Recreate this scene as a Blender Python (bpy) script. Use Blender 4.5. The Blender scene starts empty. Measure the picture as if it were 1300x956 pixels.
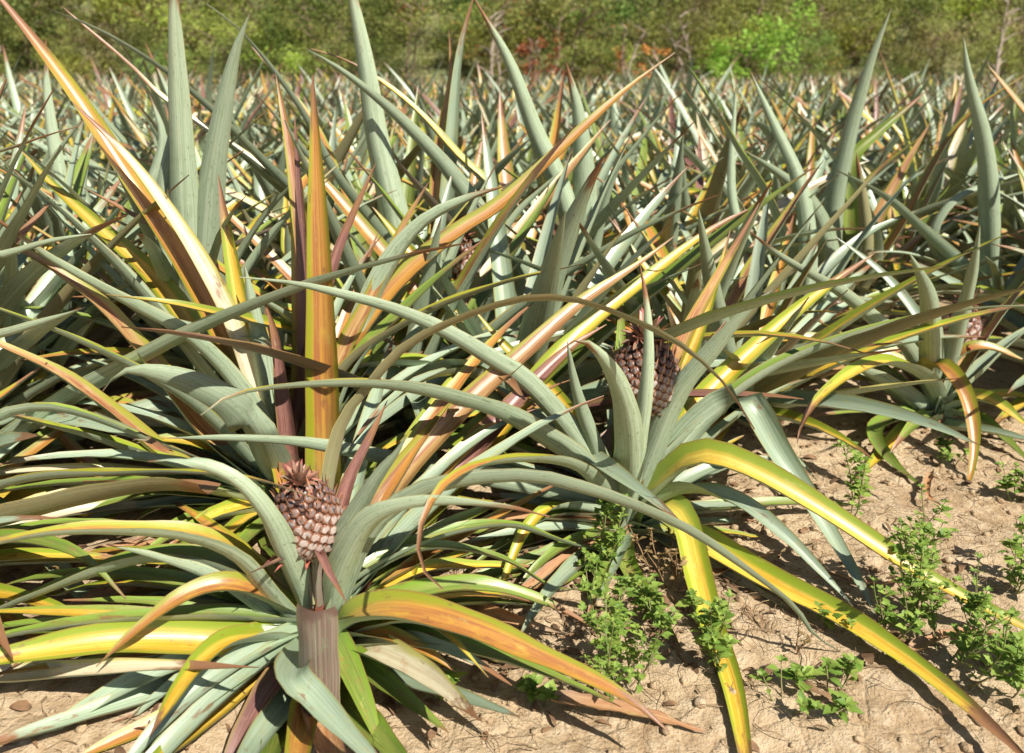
import bpy, math, random
import numpy as np
from mathutils import Vector, noise

random.seed(7); np.random.seed(7)
scene = bpy.context.scene
COL = scene.collection
R = math.radians

# ------------------------------------------------------------------ camera
F = 1300*28/36.0
PITCH = math.atan((433-84)/F)
CH = 1.2
cd = bpy.data.cameras.new('camera'); cam = bpy.data.objects.new('camera', cd); COL.objects.link(cam)
cam.location = (0, 0, CH); cam.rotation_euler = (math.pi/2-PITCH, 0, 0)
cd.lens = 28; cd.sensor_width = 36; cd.shift_y = -45/1300.0
cd.clip_start = 0.02; cd.clip_end = 2000
cd.dof.use_dof = True; cd.dof.focus_distance = 1.85; cd.dof.aperture_fstop = 3.2
scene.camera = cam
SP, CP = math.sin(PITCH), math.cos(PITCH)

def P(px, py, Y):
    """world point on the sight line of a photo pixel at forward distance Y"""
    u = (px-650)/F; v = (433-py)/F
    dy = CP+v*SP; dz = -SP+v*CP
    t = Y/dy
    return Vector((u*t, Y, CH+dz*t))

def G(px, py):
    """ground point seen at a photo pixel"""
    v = (433-py)/F
    dy = CP+v*SP; dz = -SP+v*CP
    return P(px, py, CH*dy/-dz)

# ------------------------------------------------------------------ materials
def nt(name):
    m = bpy.data.materials.new(name); m.use_nodes = True
    t = m.node_tree; t.nodes.clear()
    out = t.nodes.new('ShaderNodeOutputMaterial'); b = t.nodes.new('ShaderNodeBsdfPrincipled')
    t.links.new(b.outputs[0], out.inputs[0])
    return m, t, b

class NB:
    def __init__(s, t): s.t = t
    def n(s, ty, **k):
        x = s.t.nodes.new(ty)
        for a, v in k.items(): setattr(x, a, v)
        return x
    def l(s, a, b): s.t.links.new(a, b)
    def set(s, sock, v):
        if hasattr(v, 'is_linked') or isinstance(v, bpy.types.NodeSocket): s.l(v, sock)
        else: sock.default_value = v
    def math(s, op, a, b=0.0, c=0.0, clamp=False):
        x = s.n('ShaderNodeMath', operation=op, use_clamp=clamp)
        s.set(x.inputs[0], a); s.set(x.inputs[1], b); s.set(x.inputs[2], c)
        return x.outputs[0]
    def mix(s, f, a, b, blend='MIX'):
        x = s.n('ShaderNodeMix', data_type='RGBA', blend_type=blend)
        s.set(x.inputs[0], f)
        s.set(x.inputs[6], a if not isinstance(a, tuple) else (*a, 1))
        s.set(x.inputs[7], b if not isinstance(b, tuple) else (*b, 1))
        return x.outputs[2]
    def noise(s, vec, scale=1, detail=3, rough=.55):
        x = s.n('ShaderNodeTexNoise'); s.l(vec, x.inputs['Vector'])
        x.inputs['Scale'].default_value = scale; x.inputs['Detail'].default_value = detail
        x.inputs['Roughness'].default_value = rough
        return x.outputs['Fac']
    def smooth(s, v, a, b, lo=0.0, hi=1.0):
        x = s.n('ShaderNodeMapRange', interpolation_type='SMOOTHSTEP'); s.set(x.inputs[0], v)
        x.inputs[1].default_value = a; x.inputs[2].default_value = b
        x.inputs[3].default_value = lo; x.inputs[4].default_value = hi
        return x.outputs[0]
    def comb(s, a, b, c):
        x = s.n('ShaderNodeCombineXYZ'); s.set(x.inputs[0], a); s.set(x.inputs[1], b); s.set(x.inputs[2], c)
        return x.outputs[0]

def leaf_coords(q):
    uv = q.n('ShaderNodeUVMap', uv_map='uv'); sx = q.n('ShaderNodeSeparateXYZ'); q.l(uv.outputs[0], sx.inputs[0])
    at = q.n('ShaderNodeAttribute', attribute_name='seed')
    return sx.outputs[0], sx.outputs[1], at.outputs['Fac']

def leaf_top(name, centre, streak, margin, tipc, mw=.62, basec=(.22, .30, .16), rough=.38, patch=None):
    m, t, b = nt(name); q = NB(t)
    u, v, seed = leaf_coords(q)
    so = q.math('MULTIPLY', seed, 61.0)
    au = q.math('ABSOLUTE', q.math('MULTIPLY_ADD', u, 2.0, -1.0))
    fine = q.noise(q.comb(q.math('MULTIPLY', u, 26.0), q.math('MULTIPLY', v, 1.6), so), 1, 4, .6)
    broad = q.noise(q.comb(q.math('MULTIPLY', u, 5.0), q.math('MULTIPLY', v, 3.2), so), 1, 3)
    blot = q.noise(q.comb(q.math('MULTIPLY', u, 3.0), q.math('MULTIPLY', v, 14.0), so), 1.3, 4, .65)
    c = q.mix(q.smooth(q.math('ADD', q.math('MULTIPLY', fine, .6), q.math('MULTIPLY', broad, .4)), .42, .58), centre, streak)
    c = q.mix(q.math('MULTIPLY', q.smooth(blot, .5, .72), .55), c, patch or margin)
    mf = q.smooth(q.math('ADD', au, q.math('MULTIPLY_ADD', broad, .7, -.35)), mw-.16, mw+.16)
    c = q.mix(mf, c, margin)
    c = q.mix(q.smooth(au, .90, .98, 0, .6), c, (.30, .13, .05))
    # seed decides how far the colour has turned; the base stays greener
    bs = q.smooth(q.math('ADD', v, q.math('MULTIPLY', broad, .3)), .12, .5)
    c = q.mix(bs, basec, c)
    worn = q.noise(q.comb(q.math('MULTIPLY', u, 2.2), q.math('MULTIPLY', v, 7.0), q.math('ADD', so, 9.0)), 1, 5, .7)
    c = q.mix(q.smooth(worn, .60, .68, 0, .75), c, (.20, .085, .04))
    c = q.mix(q.smooth(worn, .38, .30, 0, .5), c, (.42, .40, .12))
    c = q.mix(q.smooth(q.math('ADD', v, q.math('ADD', q.math('MULTIPLY_ADD', blot, .3, -.15), q.math('MULTIPLY_ADD', seed, .2, -.10))), .86, .95), c, tipc)
    spots = q.noise(q.comb(q.math('MULTIPLY', u, 22.0), q.math('MULTIPLY', v, 210.0), so), 1, 2)
    c = q.mix(q.smooth(spots, .71, .76, 0, .55), c, (.16, .07, .03))
    c = q.mix(q.smooth(spots, .29, .24, 0, .35), c, (.6, .55, .38))
    h = q.n('ShaderNodeHueSaturation'); q.l(c, h.inputs['Color'])
    h.inputs['Hue'].default_value = .5
    q.l(q.math('MULTIPLY_ADD', seed, .35, .82), h.inputs['Value'])
    q.l(h.outputs[0], b.inputs['Base Color'])
    q.l(q.math('MULTIPLY_ADD', blot, .25, rough-.12), b.inputs['Roughness'])
    b.inputs['Specular IOR Level'].default_value = .8
    bp = q.n('ShaderNodeBump'); bp.inputs['Strength'].default_value = .35; bp.inputs['Distance'].default_value = .0015
    q.l(fine, bp.inputs['Height']); q.l(bp.outputs[0], b.inputs['Normal'])
    return m

def leaf_bot(name, base, alt, tipc, blush=(.4, .25, .16), bl=.25):
    m, t, b = nt(name); q = NB(t)
    u, v, seed = leaf_coords(q)
    so = q.math('MULTIPLY', seed, 37.0)
    fine = q.noise(q.comb(q.math('MULTIPLY', u, 46.0), q.math('MULTIPLY', v, 1.6), so), 1, 2)
    broad = q.noise(q.comb(q.math('MULTIPLY', u, 2.5), q.math('MULTIPLY', v, 6.0), so), 1, 4)
    c = q.mix(q.smooth(fine, .40, .60), base, alt)
    c = q.mix(q.smooth(q.math('ABSOLUTE', q.math('ADD', u, -.5)), .03, .0, 0, .35), c, (.50, .54, .40))
    dusty = q.noise(q.comb(q.math('MULTIPLY', u, 7.0), q.math('MULTIPLY', v, 11.0), so), 1.4, 5, .7)
    c = q.mix(q.smooth(dusty, .50, .70, 0, .5), c, (.22, .29, .16))
    c = q.mix(q.smooth(broad, .55, .8, 0, bl), c, blush)
    au = q.math('ABSOLUTE', q.math('MULTIPLY_ADD', u, 2.0, -1.0))
    c = q.mix(q.smooth(au, .9, 1.0, 0, .55), c, (.42, .38, .14))
    # pale scurf with scratches worn in it
    scr = q.noise(q.comb(q.math('MULTIPLY', u, 14.0), q.math('MULTIPLY', v, 60.0), so), 1, 3)
    c = q.mix(q.smooth(scr, .62, .68, 0, .6), c, (.16, .20, .10))
    c = q.mix(q.smooth(scr, .30, .24, 0, .6), c, (.56, .58, .48))
    c = q.mix(q.smooth(q.math('ADD', v, q.math('ADD', q.math('MULTIPLY_ADD', broad, .3, -.15), q.math('MULTIPLY_ADD', seed, .16, -.10))), .9, .97), c, tipc)
    h = q.n('ShaderNodeHueSaturation'); q.l(c, h.inputs['Color'])
    q.l(q.math('MULTIPLY_ADD', seed, .34, .80), h.inputs['Value'])
    q.l(h.outputs[0], b.inputs['Base Color'])
    b.inputs['Roughness'].default_value = .5
    b.inputs['Specular IOR Level'].default_value = .4
    bp = q.n('ShaderNodeBump'); bp.inputs['Strength'].default_value = .3; bp.inputs['Distance'].default_value = .001
    q.l(fine, bp.inputs['Height']); q.l(bp.outputs[0], b.inputs['Normal'])
    return m

TIP = (.24, .115, .055)
MT = {
 'y': leaf_top('leaf top yellow', (.50, .29, .02), (.63, .44, .07), (.23, .29, .02), TIP, .46, (.26, .34, .08), patch=(.40, .20, .03)),
 'o': leaf_top('leaf top orange brown', (.33, .13, .04), (.50, .25, .045), (.28, .29, .02), TIP, .6, (.20, .26, .07), patch=(.48, .32, .04)),
 'r': leaf_top('leaf top pink red', (.31, .105, .055), (.50, .32, .12), (.34, .33, .04), TIP, .64, (.32, .22, .12), patch=(.6, .42, .2)),
 'm': leaf_top('leaf top maroon', (.15, .065, .055), (.27, .125, .10), (.22, .15, .06), TIP, .8, (.26, .08, .055), patch=(.3, .16, .1)),
 'g': leaf_top('leaf top olive green', (.12, .18, .03), (.22, .26, .05), (.18, .28, .03), TIP, .6, (.14, .2, .06), patch=(.28, .14, .05)),
 's': leaf_top('leaf top grey green', (.25, .32, .21), (.33, .40, .29), (.27, .33, .14), TIP, .86, (.25, .33, .2), patch=(.33, .33, .16)),
 'd': leaf_top('leaf dry rusty', (.36, .15, .05), (.46, .26, .12), (.30, .15, .07), (.3, .2, .12), .8, (.36, .22, .12), .7, patch=(.22, .10, .05)),
}
SAGE = leaf_bot('leaf underside grey green', (.29, .365, .235), (.43, .50, .345), TIP, (.36, .37, .22), .4)
OLIVE = leaf_bot('leaf underside olive', (.23, .21, .10), (.32, .28, .15), TIP, (.32, .22, .10), .7)
MAUVE = leaf_bot('leaf underside mauve', (.19, .135, .11), (.30, .225, .18), (.16, .10, .08), (.22, .20, .12), .7)
DRY = leaf_bot('leaf underside dry', (.45, .33, .2), (.34, .2, .1), TIP, (.25, .12, .06), .8)
MB = {k: SAGE for k in MT}; MB['m'] = MAUVE; MB['d'] = DRY
MT['b'] = MT['o']; MB['b'] = OLIVE      # brown topped leaf, olive underside
MT['w'] = leaf_top('leaf top bleached', (.55, .46, .30), (.66, .60, .42), (.45, .42, .12), TIP, .72, (.30, .34, .16), patch=(.45, .25, .16)); MB['w'] = SAGE
STYLES = list(MT)
STYLE_LABEL = {'y': 'yellow leaf with green margins', 'o': 'orange brown leaf with yellow green margins', 'r': 'pink red leaf',
               'm': 'dark maroon leaf', 'g': 'olive green leaf', 'd': 'dry rusty leaf', 'b': 'olive brown arching leaf', 'w': 'bleached cream leaf'}

def simple(name, col, rough=.7, spec=.3, nscale=0, col2=None, bump=0):
    m, t, b = nt(name); q = NB(t)
    b.inputs['Roughness'].default_value = rough; b.inputs['Specular IOR Level'].default_value = spec
    if nscale:
        tc = q.n('ShaderNodeTexCoord'); nz = q.noise(tc.outputs['Object'], nscale, 4)
        q.l(q.mix(q.smooth(nz, .35, .65), col, col2 or col), b.inputs['Base Color'])
        if bump:
            bp = q.n('ShaderNodeBump'); bp.inputs['Strength'].default_value = bump; bp.inputs['Distance'].default_value = .01
            q.l(nz, bp.inputs['Height']); q.l(bp.outputs[0], b.inputs['Normal'])
    else: b.inputs['Base Color'].default_value = (*col, 1)
    return m

# ------------------------------------------------------------------ object helpers
def new_obj(name, me, parent=None):
    o = bpy.data.objects.new(name, me); COL.objects.link(o)
    if parent is not None: o.parent = parent
    return o
def tag(o, label=None, cat=None, group=None, kind=None):
    if label: o['label'] = label
    if cat: o['category'] = cat
    if group: o['group'] = group
    if kind: o['kind'] = kind
    return o
def empty(name, loc, rz=0):
    o = bpy.data.objects.new(name, None); COL.objects.link(o); o.location = loc; o.rotation_euler = (0, 0, rz)
    o.empty_display_size = .05
    return o

class Mesh:
    """growing arrays: verts, quads, material index, uv per loop, seed per vertex"""
    def __init__(s): s.v = []; s.f = []; s.mi = []; s.uv = []; s.sd = []
    def add(s, verts, faces, mi, uvs, seed):
        o = len(s.v); s.v += verts; s.uv += uvs; s.sd += [seed]*len(verts)
        s.f += [tuple(i+o for i in f) for f in faces]; s.mi += [mi]*len(faces)
    def arrays(s):
        return (np.array([tuple(p) for p in s.v], dtype=np.float32), np.array(s.f, dtype=np.int32), np.array(s.mi, dtype=np.int32),
                np.array(s.uv, dtype=np.float32), np.array(s.sd, dtype=np.float32))
    def build(s, name, mats, origin=None):
        V, Fc, mi, uv, sd = s.arrays()
        if origin is not None: V = V-np.array(origin, dtype=np.float32)
        return build_arrays(name, V, Fc, mi, uv, sd, mats)

def build_arrays(name, V, Fc, mi, uv, sd, mats):
    me = bpy.data.meshes.new(name)
    me.vertices.add(len(V)); me.vertices.foreach_set('co', V.ravel())
    k = Fc.shape[1]
    me.loops.add(Fc.size); me.loops.foreach_set('vertex_index', Fc.ravel())
    me.polygons.add(len(Fc)); me.polygons.foreach_set('loop_start', np.arange(0, Fc.size, k, dtype=np.int32))
    me.polygons.foreach_set('material_index', mi); me.polygons.foreach_set('use_smooth', np.ones(len(Fc), dtype=bool))
    ul = me.uv_layers.new(name='uv'); ul.data.foreach_set('uv', uv[Fc.ravel()].ravel())
    a = me.attributes.new('seed', 'FLOAT', 'POINT'); a.data.foreach_set('value', sd)
    for m in mats: me.materials.append(m)
    me.update(); me.validate(); return me

def catmull(pts, n):
    """smooth curve through pts (Vectors), n+1 evenly spaced samples"""
    p = [pts[0]*2-pts[1]]+list(pts)+[pts[-1]*2-pts[-2]]
    out = []
    for i in range(1, len(p)-2):
        a, b, c, d = p[i-1:i+3]
        for j in range(12):
            t = j/12
            out.append(.5*((2*b)+(c-a)*t+(2*a-5*b+4*c-d)*t*t+(3*b-a-3*c+d)*t**3))
    out.append(p[-2])
    # a soft smoothing pass keeps drawn leaves from wobbling
    for _ in range(6):
        out = [out[0]]+[(out[k-1]+out[k]*2+out[k+1])/4 for k in range(1, len(out)-1)]+[out[-1]]
    ln = [0]
    for k in range(1, len(out)): ln.append(ln[-1]+(out[k]-out[k-1]).length)
    res = []; k = 0
    for i in range(n+1):
        L = ln[-1]*i/n
        while k < len(ln)-2 and ln[k+1] < L: k += 1
        f = (L-ln[k])/max(1e-9, ln[k+1]-ln[k]); res.append(out[k].lerp(out[k+1], min(1, max(0, f))))
    return res

def strip(M, C, az, w, mt, mb, seed, roll=0.0, blunt=False, nu=4, chan=.48, twist=0.0, wave=0.0, thick=.0022):
    """one leaf: channelled blade with a top and an underside skin along curve C"""
    n = len(C)-1
    azv = Vector((math.cos(az), math.sin(az), 0)); B0 = Vector((0, 0, 1)).cross(azv)
    top = []; bot = []; tuv = []
    Bprev = None
    for i, c in enumerate(C):
        s = i/n
        T = (C[min(i+1, n)]-C[max(i-1, 0)]).normalized()
        B = (B0-T*B0.dot(T))
        B = B.normalized() if B.length > .04 else (Bprev or B0)
        Bprev = B; N = T.cross(B).normalized()
        rr = roll+twist*s
        if rr:
            Cm = Vector((0, -1, 0)); Cm = Cm-T*Cm.dot(T)-N*Cm.dot(N)
            if Cm.length > .12:
                N = (N*math.cos(rr)+Cm.normalized()*math.sin(rr)).normalized()
        Bn = N.cross(T).normalized()
        prof = (.72+.28*min(1, s/.22))
        if blunt: prof *= (1-.12*s)*(1 if i < n else .93)
        else: prof *= max(0.012, (1-s**1.9))**.85
        hw = w*.5*prof
        if wave: hw *= 1+wave*.025*math.sin(s*23+seed*40)
        ch = chan*(1.25-.65*s)
        for j in range(nu+1):
            u = -1+2*j/nu
            off = Bn*(hw*math.sin(u*1.25)/math.sin(1.25)) + N*(hw*ch*1.5*abs(u)**1.25)
            # slight ripple of the margin
            rp = wave*.0012*math.sin(s*31+seed*77+u*2.0)*abs(u) if wave else 0
            top.append(c+off+N*rp)
            bot.append(c+off+N*(rp-thick*(1-u*u)*(1-.6*s)-.0003))
            tuv.append((j/nu, s))
    fa = []; fb = []
    m = nu+1
    for i in range(n):
        for j in range(nu):
            a = i*m+j
            fa.append((a, a+1, a+1+m, a+m)); fb.append((a, a+m, a+1+m, a+1))
    M.add(top, fa, mt, tuv, seed); M.add(bot, fb, mb, tuv, seed)

# ------------------------------------------------------------------ world and sun
SUN_DIR = Vector((.50, -.62, .95)).normalized()
el = math.asin(SUN_DIR.z)
w = bpy.data.worlds.new('World'); scene.world = w; w.use_nodes = True
t = w.node_tree; bg = t.nodes['Background']
sky = t.nodes.new('ShaderNodeTexSky'); sky.sky_type = 'NISHITA'; sky.sun_disc = False
sky.sun_elevation = el; sky.sun_rotation = math.atan2(SUN_DIR.x, SUN_DIR.y)
t.links.new(sky.outputs[0], bg.inputs[0]); bg.inputs[1].default_value = .05
sl = bpy.data.lights.new('sun', 'SUN'); sl.energy = 5.0; sl.angle = R(.53); sl.color = (1, .96, .86)
so = bpy.data.objects.new('sun', sl); COL.objects.link(so)
so.rotation_euler = SUN_DIR.to_track_quat('Z', 'Y').to_euler(); so.location = (3, -3, 6)
scene.view_settings.view_transform = 'Standard'; scene.view_settings.look = 'None'
scene.view_settings.exposure = .56; scene.view_settings.gamma = 1

# ------------------------------------------------------------------ ground
def soil_mat():
    m, t, b = nt('sandy soil'); q = NB(t)
    tc = q.n('ShaderNodeTexCoord'); o = tc.outputs['Object']
    big = q.noise(o, 3.2, 4); mid = q.noise(o, 22, 5, .65); fine = q.noise(o, 150, 4, .7)
    c = q.mix(q.smooth(big, .35, .65), (.42, .29, .17), (.54, .40, .25))
    c = q.mix(q.smooth(mid, .42, .66, 0, .8), c, (.62, .48, .32))
    c = q.mix(q.smooth(mid, .44, .30, 0, .6), c, (.27, .17, .10))
    c = q.mix(q.smooth(fine, .60, .72, 0, .5), c, (.66, .56, .44))
    c = q.mix(q.smooth(fine, .40, .28, 0, .6), c, (.20, .13, .08))
    q.l(c, b.inputs['Base Color']); b.inputs['Roughness'].default_value = .95
    b.inputs['Specular IOR Level'].default_value = .12
    vo = q.n('ShaderNodeTexVoronoi', feature='DISTANCE_TO_EDGE'); q.l(o, vo.inputs[0]); vo.inputs['Scale'].default_value = 9
    cr = q.smooth(vo.outputs['Distance'], 0, .05)
    hh = q.math('ADD', q.math('MULTIPLY', mid, 1.0), q.math('ADD', q.math('MULTIPLY', fine, .35), q.math('MULTIPLY', cr, .12)))
    bp = q.n('ShaderNodeBump'); bp.inputs['Strength'].default_value = 1; bp.inputs['Distance'].default_value = .018
    q.l(hh, bp.inputs['Height']); q.l(bp.outputs[0], b.inputs['Normal'])
    return m
SOIL = soil_mat()

def gz(x, y):
    if y > 12 or abs(x) > 12: k = .03
    else: k = 1
    p = Vector((x, y, 0))
    z = .022*noise.noise(p*1.7)*k+.010*noise.noise(p*7)*k
    if k == 1:
        z += .010*abs(noise.noise(p*19))+.006*noise.noise(p*47)
    return z
def axis(lo, hi, dlo, dhi, st, grow=1.25):
    a = [lo+st*i for i in range(int((hi-lo)/st)+1)]
    s = st; x = a[-1]
    while x < dhi: s = min(s*grow, 6); x += s; a.append(x)
    s = st; x = a[0]; pre = []
    while x > dlo: s = min(s*grow, 6); x -= s; pre.append(x)
    return pre[::-1]+a
xs = axis(-1.6, 2.6, -110, 110, .016); ys = axis(.55, 3.0, -8, 25.0, .014)
gv = [(x, y, gz(x, y)) for y in ys for x in xs]
nx = len(xs)
gf = [(j*nx+i, j*nx+i+1, (j+1)*nx+i+1, (j+1)*nx+i) for j in range(len(ys)-1) for i in range(nx-1)]
me = bpy.data.meshes.new('ground'); me.from_pydata(gv, [], gf); me.materials.append(SOIL)
me.polygons.foreach_set('use_smooth', [True]*len(gf))
tag(new_obj('ground', me), kind='structure')
Y0 = ys[-1]

# hillside rising behind the field
def hz(x, y):
    d = y-Y0
    return max(0, d)*.34+ (1-math.exp(-max(0, d)/4))*(.7*noise.noise(Vector((x*.13, y*.13, 3)))+.3)-.05*(1 if d <= 0 else 0)
hm, t, b = nt('scrubby hillside soil'); q = NB(t)
tc = q.n('ShaderNodeTexCoord'); o = tc.outputs['Object']
n1 = q.noise(o, .35, 5); n2 = q.noise(o, 2.6, 5, .7)
c = q.mix(q.smooth(n1, .4, .62), (.18, .19, .07), (.31, .28, .12))
c = q.mix(q.smooth(n2, .42, .62, 0, .8), c, (.14, .17, .06))
q.l(c, b.inputs['Base Color']); b.inputs['Roughness'].default_value = .95
bp = q.n('ShaderNodeBump'); bp.inputs['Strength'].default_value = 1; bp.inputs['Distance'].default_value = .3
q.l(n2, bp.inputs['Height']); q.l(bp.outputs[0], b.inputs['Normal'])
hx = [(-110+220*i/110) for i in range(111)]; hy = [Y0+.9*j*(1+j*.02) for j in range(60)]
hv = [(x, y, hz(x, y)-(0.02 if j == 0 else 0)) for j, y in enumerate(hy) for x in hx]
hf = [(j*111+i, j*111+i+1, (j+1)*111+i+1, (j+1)*111+i) for j in range(59) for i in range(110)]
me = bpy.data.meshes.new('hillside'); me.from_pydata(hv, [], hf); me.materials.append(hm)
me.polygons.foreach_set('use_smooth', [True]*len(hf))
tag(new_obj('hillside', me), kind='structure')

# ------------------------------------------------------------------ pineapple fruit
def fruit_mat():
    m, t, b = nt('pineapple eyes'); q = NB(t)
    u, v, seed = leaf_coords(q)      # u = 0 centre .. 1 rim of an eye ; v = height on the fruit
    tc = q.n('ShaderNodeTexCoord'); nz = q.noise(tc.outputs['Object'], 90, 3)
    nn = q.math('MULTIPLY_ADD', nz, .5, -.25)
    face = q.mix(q.smooth(q.math('ADD', v, nn), .45, .78), (.52, .44, .39), (.15, .125, .135))
    face = q.mix(q.smooth(seed, .4, .95, 0, .35), face, (.40, .24, .19))
    c = q.mix(q.smooth(q.math('ADD', u, nn), .48, .72), face, (.24, .095, .05))
    c = q.mix(q.smooth(u, .78, .93), c, (.05, .025, .018))
    q.l(c, b.inputs['Base Color']); b.inputs['Roughness'].default_value = .38
    b.inputs['Specular IOR Level'].default_value = .5
    bp = q.n('ShaderNodeBump'); bp.inputs['Strength'].default_value = .5; bp.inputs['Distance'].default_value = .002
    q.l(nz, bp.inputs['Height']); q.l(bp.outputs[0], b.inputs['Normal'])
    return m
EYES = fruit_mat()
def bract_mat():
    m, t, b = nt('pineapple bracts'); q = NB(t)
    u, v, seed = leaf_coords(q)
    c = q.mix(q.smooth(v, .2, .75), (.36, .26, .22), (.50, .22, .11))
    c = q.mix(q.smooth(v, .8, 1), c, (.60, .40, .24))
    q.l(c, b.inputs['Base Color']); b.inputs['Roughness'].default_value = .45
    return m
BRACT = bract_mat()
RED = leaf_bot('red stalk leaf', (.42, .07, .05), (.55, .16, .12), (.25, .08, .08), (.3, .2, .18), .6)
CROWN = leaf_top('fruit crown leaf', (.25, .22, .13), (.38, .22, .16), (.45, .18, .13), (.42, .12, .1), .6, (.3, .28, .2))
STALK = simple('fruit stalk', (.34, .22, .12), .6, .3, 30, (.42, .14, .08))

def make_fruit(parent, base, axis_v, rad, height, eye, crown_h, seed):
    """ovoid fruit built of spiral eyes, each a raised hexagonal boss with its pointed bract"""
    rnd = random.Random(seed)
    A = axis_v.normalized(); X = A.cross(Vector((0, 1, 0))).normalized(); Yv = A.cross(X)
    def surf(h):
        s = h
        r = rad*math.sin(math.pi*min(1, max(0, .09+.86*s)))**.55*(1.0-.10*(s-.45))
        return r
    M = Mesh(); K = Mesh()
    # core
    nr, ns = 14, 20; vs = []; uvs = []
    for i in range(nr+1):
        h = i/nr; r = surf(h)*.93
        for j in range(ns):
            a = 2*math.pi*j/ns
            vs.append(base+A*(h*height)+(X*math.cos(a)+Yv*math.sin(a))*r); uvs.append((1.0, h))
    M.add(vs, [(i*ns+j, i*ns+(j+1) % ns, (i+1)*ns+(j+1) % ns, (i+1)*ns+j) for i in range(nr) for j in range(ns)], 0, uvs, .5)
    # phyllotactic eyes spaced evenly by area
    tot = 0; hs = [k/400 for k in range(401)]; cum = [0]
    for k in range(400): cum.append(cum[-1]+surf(hs[k])*2*math.pi*height/400)
    n = int(cum[-1]/(eye*eye*.86)); ga = math.pi*(3-math.sqrt(5)); k = 0
    for e in range(n):
        tar = cum[-1]*(e+.5)/n
        while cum[k] < tar: k += 1
        h = hs[k]; r = surf(h); a = e*ga
        rd = X*math.cos(a)+Yv*math.sin(a); tg = A.cross(rd).normalized()
        dr = (surf(min(1, h+.02))-surf(max(0, h-.02)))/(.04*height)
        N = (rd-A*dr*.9).normalized(); U = N.cross(tg).normalized()
        if U.dot(A) < 0: U = -U
        c = base+A*(h*height)+rd*r*.97
        es = eye*.60*rnd.uniform(.93, 1.05)*(.8+.35*math.sin(math.pi*min(.95, h+.15)))
        rings = [(0, .26), (.34, .30), (.64, .26), (.88, .12), (1.05, -.14)]
        vs = []; uvs = []; sd = rnd.random(); tilt = .25
        for rr, hh in rings:
            for j in range(12):
                b_ = 2*math.pi*j/12
                hexr = es*rr*(1+.06*math.cos(6*b_))
                p = c+tg*math.cos(b_)*hexr*1.02+U*math.sin(b_)*hexr*.98+N*(es*hh*(1.0+.25*rnd.uniform(-1, 1)*(rr > 0)*.3)+tilt*es*rr*(-math.sin(b_))*.25)
                vs.append(p); uvs.append((rr/1.04, h))
        M.add(vs, [(i*12+j, i*12+(j+1) % 12, (i+1)*12+(j+1) % 12, (i+1)*12+j) for i in range(4) for j in range(12)], 0, uvs, sd)
        # bract: pointed scale rising from the lower rim across the eye
        L = es*(1.5+1.7*max(0, h-.4)/.6*rnd.uniform(.7, 1.3)); wb = es*.46*(1-.2*h)
        b0 = c-U*es*.85+N*es*.1; vs = []; uvs = []
        lift = .5+1.1*h**2+rnd.uniform(-.1, .15); side = rnd.uniform(-.15, .15)
        for i in range(6):
            s = i/5; ww = wb*(1-s)**.8*(1 if i < 5 else 0)+.0003
            pc = b0+U*(L*s*.8)+N*(es*(.52*math.sin(min(1, s*1.5)*math.pi/2)+lift*s*s))+tg*side*L*s
            for u_ in (-1, 0, 1):
                vs.append(pc+tg*ww*u_-N*(abs(u_)*ww*.35)); uvs.append(((u_+1)/2, s))
        K.add(vs, [(i*3+j, i*3+j+1, i*3+j+4, i*3+j+3) for i in range(5) for j in range(2)], 0, uvs, sd)
    fo = new_obj('fruit', M.build('fruit', [EYES], parent.location), parent)
    new_obj('bracts', K.build('bracts', [BRACT], parent.location), fo)
    # crown of little leaves on top
    Cm = Mesh(); topc = base+A*height*.95
    for i in range(34):
        f = i/34; a = i*ga; elv = R(10+72*f)
        rd = X*math.cos(a)+Yv*math.sin(a); L = crown_h*(.45+.65*f)*rnd.uniform(.8, 1.15)
        pts = []; p = topc+rd*rad*.22*(1-f); e_ = elv
        for k2 in range(6):
            pts.append(p.copy()); p = p+(rd*math.cos(e_)+A*math.sin(e_))*L/5; e_ -= R(7)*(1-f)
        strip(Cm, pts, math.atan2(rd.y, rd.x), crown_h*.34, 0, 0, rnd.random(), nu=2, thick=.0006, chan=.5)
    new_obj('crown', Cm.build('crown', [CROWN], parent.location), fo)
    # stalk
    S = Mesh(); p0 = parent.location.copy(); p0.z = max(0, p0.z-.02); vs = []; uvs = []
    for i in range(7):
        s = i/6; c = p0.lerp(base+A*.01, s)
        for j in range(10):
            a = 2*math.pi*j/10; vs.append(c+Vector((math.cos(a), math.sin(a), 0))*.016); uvs.append((j/10, s))
    S.add(vs, [(i*10+j, i*10+(j+1) % 10, (i+1)*10+(j+1) % 10, (i+1)*10+j) for i in range(6) for j in range(10)], 0, uvs, .4)
    new_obj('fruit_stalk', S.build('fruit_stalk', [STALK], parent.location), fo)
    # red collar leaves under the fruit
    Q = Mesh()
    for i in range(9):
        a = i*ga+.7; rd = X*math.cos(a)+Yv*math.sin(a); L = rnd.uniform(.06, .11); pts = []
        p = base-A*.012+rd*.012; e_ = R(50)
        for k2 in range(7):
            pts.append(p.copy()); p = p+(rd*math.cos(e_)+A*math.sin(e_))*L/6; e_ -= R(11)
        strip(Q, pts, math.atan2(rd.y, rd.x), .02, 0, 0, rnd.random(), nu=2, thick=.0008)
    new_obj('collar_leaves', Q.build('collar_leaves', [RED], parent.location), fo)
    return fo

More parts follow.
